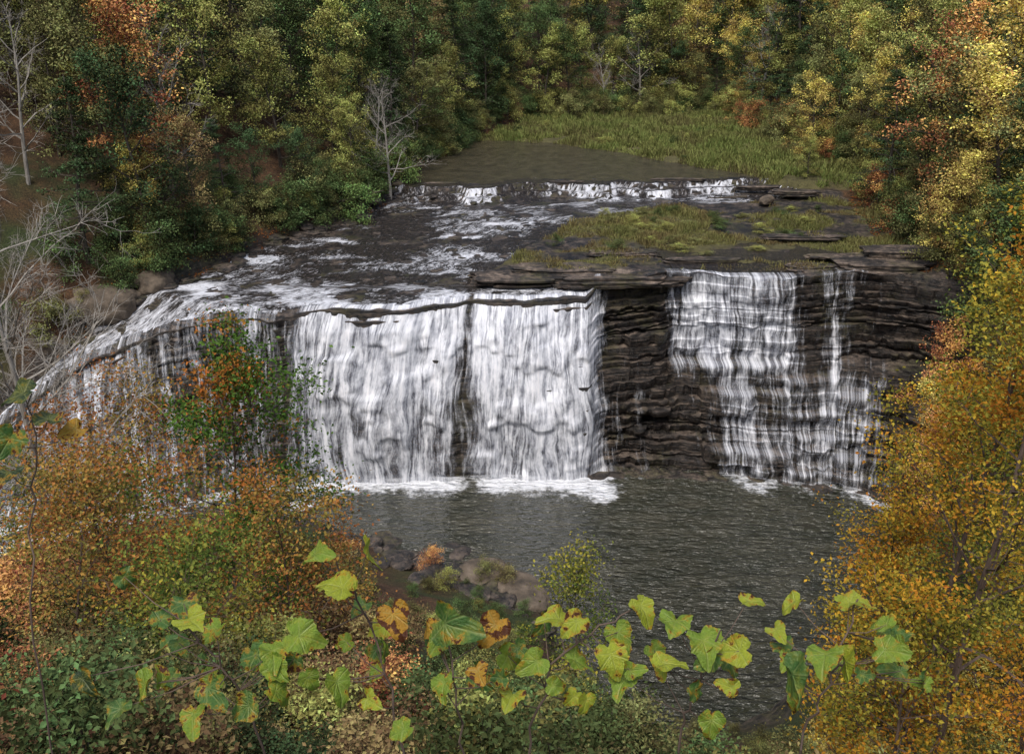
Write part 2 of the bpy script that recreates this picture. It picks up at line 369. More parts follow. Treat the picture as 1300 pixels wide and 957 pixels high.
# ------------------------------------------------------------------ pool
xs=np.arange(-46,32,.4);ys=np.arange(32,66,.4);X,Y=np.meshgrid(xs,ys)
base=np.interp(X,AX,AY)
ld=wt(LO,X)
d=base-Y+1.1*fbm(X*.5,X*0,3,44)
foam=np.where(d<0.7,1,np.exp(-np.maximum(d-.9,0)/1.9))*np.clip(ld*1.35,0.1,1)
foam=foam+.85*np.exp(-((X-5.9)**2/.7+(Y-56.0)**2/1.6))+.8*np.exp(-((X+13.2)**2/1.0+(Y-54.3)**2/.35))
foam=foam+.3*fbm(X*.25,Y*.6,3,3)*np.exp(-np.maximum(d,0)/9)
me=mk_mesh('pool',np.stack([X,Y,0*X],-1).reshape(-1,3),gridfaces(*X.shape),[M_pool],vattr={'foam':np.clip(foam,0,1)},smooth=True)
add('plunge_pool_water',me)
# ------------------------------------------------------------------ river on the plateau
xs=np.arange(-37,29,.25);ys=np.arange(54,121,.2);X,Y=np.meshgrid(xs,ys)
p,s=P0(X,Y);yl=YL(X)
z=np.minimum(p+s+.05,13.12);z=np.where(Y-yl>2.2,13.12,z)
low=Zb(X)+.55*np.maximum(Y-Yb(X),0)
z=np.where((X<-14)|(Y<Yb(X)+1.2),np.minimum(z,low+.06),z)
z=z+.09*fbm(X*1.5,Y*1.3,3,14)*(Y<yl)
mask=(X>XL(Y)-.8)&(X<XRw(Y)+.4)&(Y>Yb(X)+.3)&(Y<YM(X)+1.0)
d=yl-Y
stepn=fbm(X*.45,X*0,4,15)
step=(np.abs(d)<.35)|((X>9)&(np.abs(d+1.2)<.35))|((X<9)&(np.abs(d-1.2-.9*fbm(X*.5,X*0,3,13))<.3))
nb=Y-Yb(X)
fo=.36+.52*np.exp(-np.maximum(nb,0)/2.8)*wt(UP,X)
fo=fo+.30*ss(-11,-19,X)*(1-ss(69,77,Y))
fo=fo+.5*np.exp(-np.maximum(d,0)/2.2)*ss(-.25,.25,stepn)*(d>-.4)
fo=fo+.34*ss(.0,.3,fbm(X*.22,Y*.45,3,16))
for yy_,ww_ in ((85.5,.6),(81,.5),(76,.5),(71,.6)):
    yq=yy_+2.*fbm(X*.2,X*0+yy_,3,17);fo=fo+.36*np.exp(-((Y-yq)/ww_)**2)*ss(-.2,.3,fbm(X*.3,X*0+yy_*3,2,18))
fo=np.where(step,.52+.45*ss(-.3,.2,stepn),fo)
fo=np.where((d<-.4)&~step,np.where(X>8,.42,.1),fo)
fo=np.where(d<-2.2,0.,fo)
xl=XL(Y);xr=XRw(np.minimum(Y,88));su=(X-xl)/(np.maximum(xr-xl,4))*26
F=gridfaces(*X.shape);mk=mask.ravel();F=F[mk[F].all(1)]
me=mk_mesh('river',np.stack([X,Y,z],-1).reshape(-1,3),F,[M_river],vattr={'su':su,'sv':Y*1.6,'foam':np.clip(fo,0,1.3)},smooth=True)
add('river_water',me)
xs=np.arange(8,28,.3);ys=np.arange(65.3,79,.3);X,Y=np.meshgrid(xs,ys)
mask=(((X-16.5)/7)**2+((Y-70.5)/3.6)**2<1+.9*fbm(X*.4,Y*.4,3,3))|((Y<70)&(X>11)&(X<20))
F=gridfaces(*X.shape);mk=mask.ravel();F=F[mk[F].all(1)]
me=mk_mesh('shallow',np.stack([X,Y,0*X+11.9],-1).reshape(-1,3),F,[M_river],vattr={'su':X,'sv':Y,'foam':.1+.4*np.exp(-(Y-65.3))},smooth=True)
add('shallow_pool_water',me)
# ------------------------------------------------------------------ rocks
import bmesh
def blob_rock(name,seed,mat,flat=.6,sub=4):
    bm=bmesh.new();bmesh.ops.create_icosphere(bm,subdivisions=sub,radius=1)
    V=np.array([v.co[:] for v in bm.verts])
    d=1+.45*fbm(V[:,0]*1.2+seed*3.1+V[:,2],V[:,1]*1.2+V[:,2]*.7,3,seed)+.15*fbm(V[:,0]*5+V[:,2]*3,V[:,1]*5-V[:,2]*4,3,seed+5)
    V=V*d[:,None];V=np.sign(V)*np.abs(V)**.8;V[:,2]*=flat
    for v,c in zip(bm.verts,V): v.co=c
    me=bpy.data.meshes.new(name);bm.to_mesh(me);bm.free();me.materials.append(mat)
    for p in me.polygons:p.use_smooth=True
    return me
RK=[blob_rock('boulder',i,M_rockd) for i in range(4)]
RW=[blob_rock('wet_rock',i+9,M_rock,.45) for i in range(3)]
def tz1(x,y): return float(T(np.array([x]),np.array([y]))[0])
t=NT('boulder_stone');n=t.noise(t.pos(),1.2,7,.6);M_boul=t.end(t.prin(t.ramp(n,[(.3,(.04,.033,.025)),(.5,(.11,.085,.06)),(.7,(.19,.15,.11))]),.85,t.bump(n,.8,.3)))
for i,(x,y,z,s) in enumerate([(-27.3,63.6,10.2,(2.6,1.8,2.2)),(-24.2,65.3,11.2,(1.6,1.3,1.4)),(-30.5,61.6,8.0,(1.8,1.5,1.6)),(22.3,86.5,12.5,(.8,.5,.6)),(.6,44.6,.1,(2.0,1.2,.9)),(-1.6,46.6,.1,(1.6,1.2,.8))]):
    o=add('boulder',RK[i%4],(x,y,z),(0,0,i*1.3),s)
    o.material_slots[0].link='OBJECT';o.material_slots[0].material=M_boul
rs=np.random.default_rng(3);E=empty('shore_rocks')
for i in range(300):
    if i<90: x=rs.uniform(-8,2.4);y=float(Ynear(np.array([x]))[0])+rs.normal(-.2,1.3);s=rs.uniform(.15,.6)
    elif i<190: x=rs.uniform(5,27) if i%2 else rs.uniform(5,11);y=float(np.interp(x,AX,AY))-rs.uniform(-.3,.8);s=rs.uniform(.15,.6)
    elif i<250: y=rs.uniform(62,92);x=float(XL(np.array([y]))[0])+rs.uniform(-.8,1.2);s=rs.uniform(.2,.7)
    else: y=rs.uniform(64,89);x=rs.uniform(float(XL(np.array([y]))[0]),2);s=rs.uniform(.12,.35)
    z=max(tz1(x,y),-.15) if i<190 else tz1(x,y)
    add('rock_%d'%i,RW[i%3],(x,y,z),(0,0,rs.uniform(0,6)),(s*1.5,s,s),parent=E)
def slab(seed,w,dp,th,layers=3):
    r=np.random.default_rng(seed);n=64;a=np.linspace(0,2*PI,n,endpoint=False);Vs=[];Fs=[];o=0
    for L_ in range(layers):
        sh=r.uniform(-.12,.12,2)
        rad=(1+.35*fbm(np.cos(a)*1.6+seed,np.sin(a)*1.6+L_*1.7,4,seed+L_)+.07*cell(a*4+L_,L_+a*0,seed))
        e=np.abs(np.cos(a))**.6*np.sign(np.cos(a))*w*rad+sh[0]*w;f_=np.abs(np.sin(a))**.6*np.sign(np.sin(a))*dp*rad+sh[1]*dp*2
        z0=-th*(L_+1)/layers;z1=-th*L_/layers-.02
        for z,s_ in ((z1,.0),(z1,.95),(z1-.02,1),(z0,.97),(z0,.8)):
            Vs.append(np.stack([e*s_,f_*s_,0*a+z+.03*fbm(e*2,f_*2,2,3)],1))
        for q in range(4):
            i0=o+q*n+np.arange(n);i1=o+q*n+(np.arange(n)+1)%n
            Fs.append(np.stack([i0,i0+n,i1+n,i1],1))
        o+=5*n
    return mk_mesh('slab',np.concatenate(Vs),np.concatenate(Fs),[M_rockd])
E=empty('rock_ledge_slabs')
for i,(x,y,z,w,dp,th) in enumerate([(1.0,65.4,11.75,3.4,1.3,.55),(6.3,65.0,11.85,3.6,1.4,.6),(9.6,65.2,11.7,2.2,1.2,.5),(3.5,66.6,12.0,3.5,1.2,.4),(20.5,66.3,12.1,1.8,.7,.35),(25.5,66.2,12.35,3,1.3,.6),(23.5,68.5,12.3,3,.7,.3),(27,68.5,12.8,2.6,1.2,.7),(-1.2,66.2,11.5,1.6,.7,.35),(5,91.6,13.22,1.6,.35,.3),(15,92.8,13.25,2.5,.4,.3),(22.5,91.3,12.85,2,.5,.4),(-6.5,91.3,13.15,1.5,.35,.3),(25.5,89.5,12.8,2,.8,.4),(13.5,68.2,12.12,2.6,.5,.25),(8,70,12.15,2.5,.7,.25),(22,74,12.35,3,.6,.3)]):
    add('slab_%d'%i,slab(i+3,w,dp,th),(x,y,z),(0,0,rs.uniform(-.08,.08)),parent=E)
# ------------------------------------------------------------------ vegetation generators
def tubes(segs,k):
    P0_=np.array([s[0] for s in segs]);P1=np.array([s[1] for s in segs]);r0=np.array([s[2] for s in segs]);r1=np.array([s[3] for s in segs])
    d=P1-P0_;d/=np.linalg.norm(d,axis=1)[:,None]+1e-9
    up=np.where(np.abs(d[:,2:3])>.9,np.array([[1.,0,0]]),np.array([[0,0,1.]]))
    u=np.cross(d,up);u/=np.linalg.norm(u,axis=1)[:,None];v=np.cross(d,u)
    a=np.arange(k)*2*PI/k
    ring=u[:,None]*np.cos(a)[None,:,None]+v[:,None]*np.sin(a)[None,:,None]
    A=P0_[:,None]+ring*r0[:,None,None];B=P1[:,None]+ring*r1[:,None,None]
    V=np.concatenate([A,B],1).reshape(-1,3);n=len(segs)
    o=(np.arange(n)*2*k)[:,None];i=np.arange(k)[None];j=(i+1)%k
    F=np.stack([o+i,o+j,o+k+j,o+k+i],-1).reshape(-1,4)
    return V,F
def leaves(C,size,rng,up=.5,asp=.62):
    n=len(C);N=rng.normal(size=(n,3));N[:,2]=np.abs(N[:,2])+up;N/=np.linalg.norm(N,axis=1)[:,None]
    a=rng.normal(size=(n,3));a[:,2]-=.3;U=np.cross(N,a);U/=np.linalg.norm(U,axis=1)[:,None];W=np.cross(N,U)
    s=size*rng.uniform(.6,1.3,n)[:,None]
    q=N*s*.12
    V=np.stack([C-U*s*.5,C+W*s*asp*.5+q,C+U*s*.5,C-W*s*asp*.5+q],1).reshape(-1,3)
    return V,np.arange(n*4).reshape(-1,4)
def pline(p,d,L,n,rng,j=.15,g=0.):
    pts=[np.array(p,float)];d=np.array(d,float);d/=np.linalg.norm(d)
    for i in range(n):
        d=d+rng.normal(0,j,3)+np.array([0,0,g]);d/=np.linalg.norm(d)
        pts.append(pts[-1]+d*L/n)
    return pts
def addp(segs,pts,r0,r1):
    n=len(pts)-1
    for i in range(n): segs.append((pts[i],pts[i+1],r0+(r1-r0)*i/n,r0+(r1-r0)*(i+1)/n))
def tree_mesh(name,seed,H,R,base=.2,nl=22,nleaf=9000,lsize=.2,kind='broad',bk=None,lm=None,sig=.1,lean=(0,0),nsub=7,rt=None):
    rng=np.random.default_rng(seed);big=[];small=[];cl=[]
    tp=pline((0,0,-.6),(lean[0],lean[1],1),H*.97+.6,10,rng,.05,.02)
    rt=rt or H*.014+.03;addp(big,tp,rt,rt*.15);tp=np.array(tp)
    def on(f):
        q=f*10;i=min(int(q),9);return tp[i]+(tp[i+1]-tp[i])*(q-i)
    for i in range(nl):
        f=base+(.98-base)*(i+rng.random())/nl;g=(f-base)/(1-base);az=i*2.4+rng.uniform(-.5,.5)
        if kind=='conifer':
            el=-.05+.45*g;L=R*(1-g)**.8*rng.uniform(.75,1.15)+.3;gr=-.06
        elif kind=='bare':
            el=.35+.6*g+rng.uniform(-.2,.3);L=R*(1.15-.6*g)*rng.uniform(.7,1.3);gr=.05
        else:
            el=.15+.95*g+rng.uniform(-.2,.2);L=R*(math.sin(PI*(.2+.7*g)))**.7*rng.uniform(.6,1.25);gr=.02
        d=(math.cos(az)*math.cos(el),math.sin(az)*math.cos(el),math.sin(el))
        pts=pline(on(f),d,L,5,rng,.13,gr);r=rt*(.45-.25*g)
        addp(small,pts,r,r*.25)
        P=np.array(pts)
        for s in range(nsub):
            q=rng.uniform(.25,1)*4.999;k=int(q);st=P[k]+(P[k+1]-P[k])*(q-k)
            dd=(P[k+1]-P[k]);dd/=np.linalg.norm(dd)
            d2=dd+rng.normal(0,.65,3)+np.array([0,0,.0 if kind!='bare' else .25])
            if kind=='conifer': d2[2]*=.4
            sl=L*rng.uniform(.2,.42);ps=pline(st,d2,sl,3,rng,.2,-.03 if kind=='conifer' else .02);addp(small,ps,r*.3+.002,r*.08+.0015)
            cl+=[ps[2],ps[3]]
            if kind=='bare':
                for _ in range(4):
                    z=rng.integers(1,4);ps2=pline(ps[z],np.array(d2)/np.linalg.norm(d2)+rng.normal(0,.6,3),sl*.6,3,rng,.2,.03);addp(small,ps2,r*.14+.003,.003)
                    for _ in range(2): addp(small,pline(ps2[rng.integers(1,3)],rng.normal(0,.6,3)+np.array(ps2[3])-np.array(ps2[0]),sl*.35,2,rng,.2,.03),.005,.002)
        cl.append(pts[-1])
    V1,F1=tubes(big,8);V2,F2=tubes(small,3);F2=F2+len(V1)
    Vs=[V1,V2];Fs=[F1,F2];nb=len(F1)+len(F2);mi=[0]*nb;rn=[0]*nb;cc=[0]*nb
    if nleaf:
        cl=np.array(cl);w=rng.uniform(.2,1.6,len(cl));ci=rng.choice(len(cl),nleaf,p=w/w.sum())
        sg=R*sig
        C=cl[ci]+rng.normal(0,1,(nleaf,3))*np.array([sg,sg,sg*(.35 if kind=='conifer' else .6)])
        V3,F3=leaves(C,lsize,rng);F3=F3+len(V1)+len(V2);Vs.append(V3);Fs.append(F3)
        clr=np.clip(.5+1.6*fbm(cl[:,0]*.5/max(R,.1)*4+seed,cl[:,2]*.5/max(R,.1)*4+cl[:,1],2,seed)+rng.normal(0,.14,len(cl)),0,1)
        mi=np.concatenate([mi,np.ones(nleaf)]);rn=np.concatenate([rn,rng.random(nleaf)]);cc=np.concatenate([cc,clr[ci]])
    return mk_mesh(name,np.concatenate(Vs),np.concatenate(Fs),[bk or M_bark,lm or M_leaf],mi=mi,fattr={'rnd':rn,'clump':cc})
BR=[tree_mesh('broadleaf',i,13,4.0,.12,24,9000,.22,sig=.10,nsub=6) for i in range(5)]
CO=[tree_mesh('hemlock',20+i,16,3.6,.08,54,9500,.2,'conifer',sig=.08,nsub=5) for i in range(3)]
BA=[tree_mesh('bare',30+i,12,4.2,.25,16,0,0,'bare',bk=M_barkp,nsub=6) for i in range(2)]
BU=[tree_mesh('bush',40+i,2.2,1.5,.02,16,3800,.115,sig=.16,nsub=5) for i in range(3)]
cDG=(.05,.08,.028);cG=(.085,.125,.035);cOL=(.17,.165,.05);cYG=(.27,.265,.055);cY=(.46,.34,.06);cO=(.48,.2,.045);cR=(.3,.11,.045);cGR=(.18,.18,.12);cBR=(.24,.16,.06)
rs=np.random.default_rng(11)
FO=empty('distant_forest');ntree=0;pts=[]
def okd(x,y,dm):
    for a,b in pts:
        if (a-x)**2+(b-y)**2<dm*dm: return False
    return True
cand=rs.uniform([-75,56],[85,178],(7000,2))
cand=cand[np.argsort(cand[:,1])]
XLc=XL(cand[:,1]);XRc=XRb(cand[:,1])
for (x,y),xl,xr in zip(cand,XLc,XRc):
    left=x<xl-1.6;right=x>xr+1.6;far=y>137
    if not(left or right or far): continue
    if abs(x)>.50*y+7: continue
    ed=min(abs(x-xl) if left else 99,abs(x-xr) if right else 99,y-137 if far and not left and not right else 99)
    dm=3.3 if ed<7 else 5.0
    if y>155: dm=6.6
    if not okd(x,y,dm): continue
    pts.append((x,y));z=tz1(x,y);r=rs.random()
    cn=fbm(np.array([x*.09]),np.array([y*.09]),3,77)[0]
    if left and x<0: pal=[cDG,cDG,cG,cOL,cG,cYG,cYG,cY if cn>0 else cOL,cBR]
    elif right: pal=[cG,cYG,cOL,cY,cYG,cO if cn>0 else cY,cY,cG]
    else: pal=[cDG,cG,cG,cYG,cOL,cDG,cYG,cYG,cY,cBR]
    c=np.array(pal[rs.integers(len(pal))])*rs.uniform(.8,1.25)
    kind='c' if (r<(.28 if left else .14)) else ('b' if r>.95 else 'd')
    if kind=='c': me=CO[rs.integers(3)];c=np.array(cDG)*rs.uniform(.8,1.4);s=rs.uniform(.7,1.15)
    elif kind=='b': me=BA[rs.integers(2)];s=rs.uniform(.8,1.15)
    else: me=BR[rs.integers(5)];s=rs.uniform(.6,1.1)
    if ed<3.5: s*=.72
    add('tree_%d'%ntree,me,(x,y,z-.2),(rs.normal(0,.05),rs.normal(0,.05),rs.uniform(0,6.28)),(s*rs.uniform(.85,1.15),s*rs.uniform(.85,1.15),s),parent=FO,color=c);ntree+=1
print('trees',ntree)
BE=empty('bank_undergrowth')
for i in range(360):
    k=i%4
    if k<=1: y=rs.uniform(61,132);x=float(XL(np.array([y]))[0])-abs(rs.normal(0,1.8))-.4;pal=[cG,cDG,cOL,cYG,cG]
    elif k==2: y=rs.uniform(64,134);x=float(XRb(np.array([y]))[0])+abs(rs.normal(0,2))+.3;pal=[cYG,cOL,cG,cO,cYG]
    else: x=rs.uniform(-2,30);y=136+rs.normal(0,1.3);pal=[cG,cYG,cOL]
    c=np.array(pal[rs.integers(len(pal))])*rs.uniform(.8,1.3);s=rs.uniform(.5,1.25)
    add('bush_%d'%i,BU[i%3],(x,y,tz1(x,y)-.1),(0,0,rs.uniform(0,6)),s,parent=BE,color=c)
for n,me,x,y,s,c in [('orange_maple_tree',BR[0],-27,73,1.05,cO),('orange_maple_tree',BR[2],-25,68,.5,cY),('yellow_green_tree',BR[1],22,139,1.0,cYG),('yellow_green_tree',BR[3],17,140,1.1,cYG),
    ('bare_tree',BA[0],-10.8,88,.8,None),('bare_tree',BA[1],31,128,1.2,None),('green_bush',BU[0],-12.5,82,1.3,(.13,.2,.045)),('green_bush',BU[1],-10.5,92,1.3,(.16,.24,.05)),('yellow_green_tree',BR[4],29.5,100,.62,cY),('yellow_green_tree',BR[2],27.5,93,.3,cYG),
    ('orange_maple_tree',BR[1],30,64,.62,cY),('orange_maple_tree',BR[3],27.5,58,.6,cO),('orange_maple_tree',BR[0],25.5,54.5,.55,cY),('green_tree',BR[2],32,70,.8,cG),('green_tree',BR[4],33.5,62,.9,cOL),('orange_maple_tree',BR[2],23.5,50,.5,cO),('yellow_green_tree',BR[0],28,50,.8,cYG)]:
    add(n,me,(x,y,tz1(x,y)-.2),(0,0,rs.uniform(0,6)),s,color=c)
def fl(name,mesh,x,y,rot=0): return add(name,mesh,(x,y,tz1(x,y)-.1),(0,0,rot))
# near bank trees, left
fl('red_maple_sapling',tree_mesh('sap1',61,8.8,1.9,.3,28,15000,.09,lm=M_maple,bk=M_barkt,sig=.13,rt=.06),-6.3,20)
fl('rusty_shrub',tree_mesh('sap2',62,5.0,2.2,.12,26,6500,.075,lm=M_rust,bk=M_barkt,sig=.12,rt=.045),-6.9,16)
fl('rusty_shrub',tree_mesh('sap3',63,3.6,1.7,.1,22,5500,.07,lm=M_rust,bk=M_barkt,sig=.12,rt=.04),-7.6,14)
fl('rusty_shrub',tree_mesh('sap4',64,4.8,1.9,.1,26,7000,.08,lm=M_rust,bk=M_barkt,sig=.12,rt=.045),-4.4,17,2)
fl('rusty_shrub',tree_mesh('sap5',65,3.8,1.8,.08,26,7000,.085,lm=M_rust,bk=M_barkt,sig=.12,rt=.04),-4.7,22,1)
fl('yellow_green_shrub',tree_mesh('sap6',66,2.6,1.8,.1,24,7000,.07,lm=M_ygreen,bk=M_barkt,sig=.13,rt=.04),-5.0,12.5,1)
fl('green_sapling',tree_mesh('sap7',67,5.6,1.7,.3,24,3300,.11,lm=M_ygreen,bk=M_barkt,sig=.13,rt=.05),2.1,25,1)
fl('rusty_shrub',tree_mesh('sap8',68,7,3.2,.1,30,10000,.12,lm=M_rust,bk=M_barkt,sig=.12,rt=.07),-13,30,1)
fl('rusty_shrub',tree_mesh('sap10',73,5,2.6,.1,26,9000,.1,lm=M_rust,bk=M_barkt,sig=.13,rt=.05),-10.5,22,1)
fl('yellow_green_shrub',tree_mesh('sap9',69,7,3.0,.1,30,9000,.13,lm=M_ygreen,bk=M_barkt,sig=.12,rt=.07),-25.5,46,1)
fl('bare_tree',tree_mesh('bare3',71,14.5,3.4,.3,26,0,0,'bare',bk=M_barkp,nsub=8,rt=.10),-12.3,23,.5)
fl('bare_tree',tree_mesh('bare4',72,12,3,.3,22,0,0,'bare',bk=M_barkp,nsub=8,rt=.08),-14,26,2)
# near bank trees, right
fl('golden_tree',tree_mesh('g1',81,13.6,2.6,.15,36,16000,.09,lm=M_gold,bk=M_barkt,sig=.11,rt=.1),8.6,16)
fl('golden_tree',tree_mesh('g2',82,15.5,2.7,.15,36,16000,.11,lm=M_gold,bk=M_barkt,sig=.11,rt=.12),11.3,22,1)
fl('golden_tree',tree_mesh('g3',83,10.5,2.2,.12,30,9000,.11,lm=M_gold,bk=M_barkt,sig=.12,rt=.09),10.8,26,2)
fl('yellow_green_tree',tree_mesh('g4',84,21,4.2,.15,40,20000,.15,lm=M_ygreen,bk=M_barkt,sig=.1,rt=.16),17.2,31,2)
fl('golden_tree',tree_mesh('g5',85,13,3.2,.12,34,12000,.14,lm=M_gold,bk=M_barkt,sig=.12,rt=.1),17.5,37,2)
fl('golden_tree',tree_mesh('g6',86,6.0,2,.1,26,8000,.09,lm=M_gold,bk=M_barkt,sig=.13,rt=.06),7.4,15.5,1)
# undergrowth of the near slope
UE=empty('slope_undergrowth')
for i in range(480):
    y=rs.uniform(7,44) if i<330 else rs.uniform(4.5,14);x=rs.uniform(-.58*y-1,.58*y+1)
    if y>float(Ynear(np.array([x]))[0])-1.5: continue
    s=rs.uniform(.4,.85)
    if y<15: s*=.6
    px=x/y
    if -.16<px<.36 and y>15: s*=.55
    pal=[cG,cDG,cOL,cYG,cBR,cBR,cO] if px<-.1 else ([cG,cOL,cG,cYG] if px<.3 else [cOL,cYG,cY,cBR])
    c=np.array(pal[rs.integers(len(pal))])*rs.uniform(.6,1.0)
    add('bush_%d'%i,BU[i%3],(x,y,tz1(x,y)-.1),(0,0,rs.uniform(0,6)),s,parent=UE,color=c)
for x,y,s,c in [(-1.3,46,.5,cOL),(-.2,45.6,.5,(.17,.14,.05)),(-4.5,47,.5,cO)]:
    add('shore_bush',BU[1],(x,y,max(tz1(x,y),.05)-.1),(0,0,x),s,color=c)
# ------------------------------------------------------------------ grass
def grass(name,n,reg,fn,h,wd,stops,seed):
    r=np.random.default_rng(seed);P=r.uniform([reg[0],reg[2]],[reg[1],reg[3]],(n,2));k=fn(P[:,0],P[:,1]);P=P[k]
    n=len(P);z=T(P[:,0],P[:,1])-.03;hh_=h*r.uniform(.3,1.3,n)*(.25+1.3*vn(P[:,0]*.7,P[:,1]*.7,5)**1.5);a=r.uniform(0,PI,n)
    dx=np.cos(a)*wd/2;dy=np.sin(a)*wd/2;ln=r.normal(0,.35,(n,2))*hh_[:,None]
    A=np.stack([P[:,0]-dx,P[:,1]-dy,z],1);B=np.stack([P[:,0]+dx,P[:,1]+dy,z],1)
    C=np.stack([P[:,0]+dx*.5+ln[:,0],P[:,1]+dy*.5+ln[:,1],z+hh_],1);D=np.stack([P[:,0]-dx*.5+ln[:,0],P[:,1]-dy*.5+ln[:,1],z+hh_],1)
    V=np.stack([A,B,C,D],1).reshape(-1,3)
    cl=np.clip(.5+1.6*fbm(P[:,0]*.35,P[:,1]*.35,3,seed),0,1)
    me=mk_mesh(name,V,np.arange(n*4).reshape(-1,4),[leaf_material(name+'_mat',stops,.0)],fattr={'rnd':r.random(n),'clump':cl})
    add(name,me)
gst=[(0,(.15,.10,.06)),(.35,(.18,.15,.065)),(.65,(.2,.19,.07)),(1,(.13,.15,.05))]
def fb(x,y):
    g_=gnf(x,y)+.18*fbm(x*1.3,y*1.3,3,44)
    wet=(((x-16.5)/7)**2+((y-70.5)/3.6)**2<1)
    return (x>XRw(y)+.3)&(g_>.07)&(y<87.3)&(y>65.6)&(x<XRb(y)+1)&(~wet|(g_>.42))
grass('islet_grass',90000,(0,31,65,88),fb,.34,.055,gst,3)
def fm(x,y): return (y>YM(x)+.3)&(x>XL(y))&(x<XRb(y)+3)&(y<138)&(fbm(x*.3,y*.3,3,19)>-.42)
grass('meadow_grass',140000,(-5,36,91,138),fm,.7,.09,[(0,(.15,.12,.06)),(.35,(.17,.18,.06)),(.7,(.2,.22,.07)),(1,(.13,.18,.05))],4)
r=np.random.default_rng(8)
for i in range(90):
    if i<50: x,y=r.uniform(0,28),r.uniform(100,134)
    else: x,y=r.uniform(3,29),r.uniform(70,86)
    if i<50 and y<float(YM(np.array([x]))[0])+1: continue
    if i>=50 and x<float(XRw(np.array([y]))[0])+1.5: continue
    add('weed_clump_%d'%i,BU[i%3],(x,y,tz1(x,y)-.1),(0,0,i),(r.uniform(.3,.7),r.uniform(.3,.6),r.uniform(.15,.35)),color=[cOL,cYG,cG][i%3],parent=BE)
n=26000
yy=r.uniform(60,136,n);side=r.random(n)<.4;xx=np.where(side,XL(yy)-np.abs(r.normal(0,2.2,n))+.4,XRb(yy)+np.abs(r.normal(0,3,n))-1.2)
V,F=leaves(np.stack([xx,yy,T(xx,yy)+.03],1),.16,r,up=3)
me=mk_mesh('litter',V,F,[leaf_material('litter_leaf',[(0,(.1,.05,.02)),(.4,(.28,.09,.03)),(.7,(.32,.15,.04)),(1,(.12,.05,.03))],0)],fattr={'rnd':r.random(n),'clump':r.random(n)});add('fallen_leaves',me)
for x,y,L_,az,el in [(-14.5,82,4,.3,.15),(9,137,7,.2,.05),(6,138.5,8,-.3,.08),(21,88.5,3.5,2.9,.03),(24,91,3,.2,.05)]:
    rr=np.random.default_rng(int(x*7)%100);sg=[];z=tz1(x,y)+.35
    p=pline((x,y,z),(math.cos(az),math.sin(az),el),L_,6,rr,.05);addp(sg,p,.13,.04)
    for q in p[2:6]: addp(sg,pline(q,rr.normal(0,1,3)+np.array([0,0,.8]),1.2,3,rr,.2),.04,.01)
    V,F=tubes(sg,8);add('fallen_log',mk_mesh('log',V,F,[M_bark]))
# ------------------------------------------------------------------ near plant with large leaves
t=NT('large_leaf');oi=t.n('ShaderNodeObjectInfo');ve=t.attr('vein');ra=t.attr('rad');tc=t.n('ShaderNodeTexCoord').outputs['Object']
off=t.n('ShaderNodeVectorMath',operation='ADD');t.l(tc,off.inputs[0]);t.l(t.comb(t.math('MULTIPLY',oi.outputs['Random'],37.),0,0),off.inputs[1])
n1=t.noise(off.outputs[0],2.2,5,.6);n2=t.noise(off.outputs[0],9,4,.7)
col=t.mix(t.mr(n1,.4,.62),oi.outputs['Color'],t.mix(.3,oi.outputs['Color'],(.4,.38,.03)))
hs=t.n('ShaderNodeHueSaturation');t.l(col,hs.inputs['Color']);t.l(t.math('MULTIPLY_ADD',n2,.7,.6),hs.inputs['Value']);col=hs.outputs[0]
bt=t.math('ADD',t.math('ADD',n1,t.math('MULTIPLY',ra,.14)),t.math('MULTIPLY',n2,.16))
thb=t.math('MULTIPLY_ADD',t.math('SUBTRACT',1,oi.outputs['Alpha']),-.28,.86)
bm_=t.mr(bt,t.math('SUBTRACT',thb,.02),t.math('ADD',thb,.03))
col=t.mix(t.math('MULTIPLY',ve,.35),col,(.4,.43,.16))
rim=t.mr(bt,t.math('SUBTRACT',thb,.1),thb);col=t.mix(t.math('MULTIPLY',rim,.7),col,(.5,.25,.02))
col=t.mix(bm_,col,(.09,.03,.012))
p=t.prin(col,.42,t.bump(t.math('SUBTRACT',n2,ve),.35,.1),spec=.35)
tr=t.n('ShaderNodeBsdfTranslucent');t.l(col,tr.inputs[0]);m=t.n('ShaderNodeMixShader');m.inputs[0].default_value=.3;t.l(p,m.inputs[1]);t.l(tr.outputs[0],m.inputs[2])
M_big=t.end(m.outputs[0])
